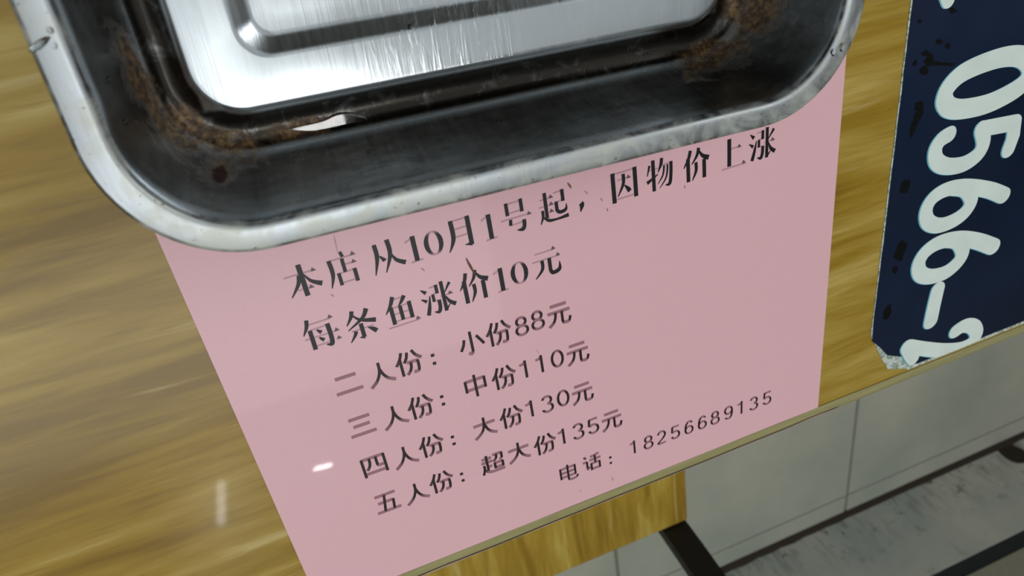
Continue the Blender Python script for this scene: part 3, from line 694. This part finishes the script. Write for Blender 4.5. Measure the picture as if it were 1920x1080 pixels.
# ------------------------------------------------------------------ water and crumbs in and on the tray
from mathutils.bvhtree import BVHTree
MT = Matrix.Translation(tray.location) @ Matrix.Rotation(TH, 4, 'Z')
bv = BVHTree.FromPolygons([MT @ Vector(v_.co) for v_ in pan.data.vertices], [tuple(p.vertices) for p in pan.data.polygons])
CAM = Vector((0, 0, TZ + D))
def hit(px, py):
    c = Vector((px - 960, py - 540, F)); d_ = Vector((R0.dot(c), -R1.dot(c), -R2.dot(c))).normalized()
    loc, nor, i, dist = bv.ray_cast(CAM, d_)
    if loc is None: return W(px, py, TZ + .0516), Vector((0, 0, 1))
    if nor.z < 0: nor = -nor
    return loc, nor
def blob(name, px, py, rx, ry, h, mat, ang=0.0, sd=0, n=20, rings=4, lump=.15, sink=.0):
    c, nr_ = hit(px, py)
    q_ = nr_.to_track_quat('Z', 'Y').to_matrix()
    vv = []; ff = []
    for k in range(rings):
        t_ = (k) / rings
        rad = math.cos(t_ * PI / 2); hh = math.sin(t_ * PI / 2)
        for i in range(n):
            a = 2 * PI * i / n; r = rad * (1 + lump * noise.noise(Vector((math.cos(a) * 1.5, math.sin(a) * 1.5, sd))))
            x, y = rx * r * math.cos(a), ry * r * math.sin(a)
            x, y = x * math.cos(ang) - y * math.sin(ang), x * math.sin(ang) + y * math.cos(ang)
            vv.append(Vector((x, y, hh * h - sink)))
    vv.append(Vector((0, 0, h - sink)))
    for k in range(rings - 1):
        for i in range(n):
            j = (i + 1) % n; ff.append((k * n + i, k * n + j, (k + 1) * n + j, (k + 1) * n + i))
    for i in range(n): ff.append(((rings - 1) * n + i, (rings - 1) * n + (i + 1) % n, rings * n))
    ff.append(tuple(range(n))[::-1])
    o = mk(name, [q_ @ v_ for v_ in vv], ff, mat, smooth=True)
    o.location = c
    return o
drops = [
 (73, 84, .0034, .0009, .0005, -1.15, 'long water drop on the left rim of the steel tray'),
 (94, 57, .0009, .0008, .0005, 0, 'round water drop on the left rim, beside the long drop'),
 (102, 86, .0008, .0007, .0005, 0, 'small water drop just below the round one on the left rim'),
 (1578, 88, .0017, .0013, .0007, .9, 'water drop on the right rim of the tray, the upper of two'),
 (1562, 98, .0013, .0011, .0006, .9, 'water drop on the right rim of the tray, the lower of two'),
 (397, 264, .0014, .0010, .0007, 0, 'bright water drop in the brown stained gutter corner'),
 (327, 236, .0008, .0007, .0005, 0, 'tiny water drop on the brown stain left of the corner'),
 (1215, 100, .0024, .0006, .0004, .2, 'thin streak of water in the right half of the gutter'),
 (1393, 2, .0010, .0010, .0006, 0, 'tiny water drop in the stained right hand gutter corner'),
]
for i, (px, py, rx, ry, h, an, lb) in enumerate(drops):
    tag(blob('water_drop', px, py, rx, ry, h, WATER, an, i), lb, 'water', 'water drops on the tray')
# puddle lying level in the gutter
pts = []
for a, b in ((538, 243), (565, 236), (600, 228), (632, 214), (650, 212), (672, 214), (690, 222), (706, 228), (700, 233), (660, 238), (620, 243), (575, 247)):
    x, v_ = P(a, b, D - .0048); pts.append((x, v_))
pts = cr(pts + [pts[0]], 3)[:-1]; n2_ = len(pts)
cx = sum(p[0] for p in pts) / n2_; cy = sum(p[1] for p in pts) / n2_
vv = [(x, -v_, TZ + .0043) for x, v_ in pts] + [(cx + (x - cx) * .9, -(cy + (v_ - cy) * .85), TZ + .0049) for x, v_ in pts] + [(cx + (x - cx) * .8, -(cy + (v_ - cy) * .7), TZ + .0034) for x, v_ in pts]
ff = [(i, (i + 1) % n2_, (i + 1) % n2_ + n2_, i + n2_) for i in range(n2_)] + [tuple(range(n2_, 2 * n2_))] + [(i + 2 * n2_, (i + 1) % n2_ + 2 * n2_, (i + 1) % n2_, i) for i in range(n2_)] + [tuple(range(2 * n2_, 3 * n2_))[::-1]]
bm = bmesh.new(); me = bpy.data.meshes.new('p'); me.from_pydata(vv, [], ff); bm.from_mesh(me)
tag(from_bm('water_puddle', bm, WATER, None, False), 'narrow puddle of water lying in the gutter below the tray floor', 'water')
crumbs = [
 (768, 51, .0013, .0007, 1.2, 'black crumb on the inner step of the tray floor'),
 (203, 150, .0008, .0020, .2, 'dark elongated crumb high on the left tray wall'),
 (235, 230, .0010, .0009, 0, 'dark crumb on the left tray wall, below the elongated one'),
 (935, 228, .0014, .0008, .3, 'dark crumb in the middle of the lower tray wall'),
 (827, 260, .0008, .0005, .3, 'small dark speck on the lower tray wall left of the middle crumb'),
 (692, 284, .0008, .0005, .3, 'small dark speck on the lower tray wall, leftmost of three'),
]
for i, (px, py, rx, ry, an, lb) in enumerate(crumbs):
    tag(blob('food_crumb', px, py, rx, ry, .0007, CRUMB, an, i + 20, lump=.5, sink=.0001), lb, 'crumb', 'food crumbs in the tray')

# ------------------------------------------------------------------ chair beyond the table
SZ = .455; DK = TZ + D - SZ
crn = P(1290, 975, DK)
CX1 = crn[0]; CV1 = crn[1]; CX0 = CX1 - .42; CV0 = CV1 - .40
chair = empty('dining_chair', ((CX0 + CX1) / 2, -(CV0 + CV1) / 2, .004), 0)
tag(chair, 'chair with a yellow wood veneer seat and flat black steel uprights beyond the table edge', 'chair')
def ch(o): adopt(o, chair); return o
ch(box('seat', CX0, CX1, -CV1, -CV0, SZ - .022, SZ, WOODS, None, .003))
def upright(x):
    bm = bmesh.new()
    n = 18; pr_ = []
    for i in range(n + 1):
        z = .006 + (.88 - .006) * i / n
        t_ = max(0, z - SZ); y = CV1 + .001 + .10 * t_ + .14 * t_ * t_ + .03 * max(0, SZ - z) 
        pr_.append((y, z))
    vv = []; ff = []
    for i, (y, z) in enumerate(pr_):
        for a, b in ((0, 0), (.034, 0), (.034, .016), (0, .016)): vv.append((x + a, -(y + b), z))
        if i:
            k = 4 * i
            for q_ in range(4): ff.append((k - 4 + q_, k - 4 + (q_ + 1) % 4, k + (q_ + 1) % 4, k + q_))
    ff += [(3, 2, 1, 0), (4 * n, 4 * n + 1, 4 * n + 2, 4 * n + 3)]
    return mk('upright', vv, ff, BLACKM)
ch(upright(CX1 - .036)); ch(upright(CX0 + .002))
for x in (CX1 - .036, CX0 + .004):
    ch(box('leg', x, x + .03, -CV0 - .034, -CV0 - .004, .006, SZ - .022, BLACKM, None, .002))
    ch(box('side_rail', x, x + .03, -CV1, -CV0 - .034, SZ - .045, SZ - .022, BLACKM))
ch(box('front_rail', CX0 + .034, CX1 - .036, -CV0 - .03, -CV0 - .01, SZ - .045, SZ - .022, BLACKM))
bt = .87 - SZ; by = CV1 + .10 * bt + .14 * bt * bt
ch(box('backrest', CX0 + .002, CX1 - .002, -by + .004, -by + .020, .70, .88, WOODS, None, .004))
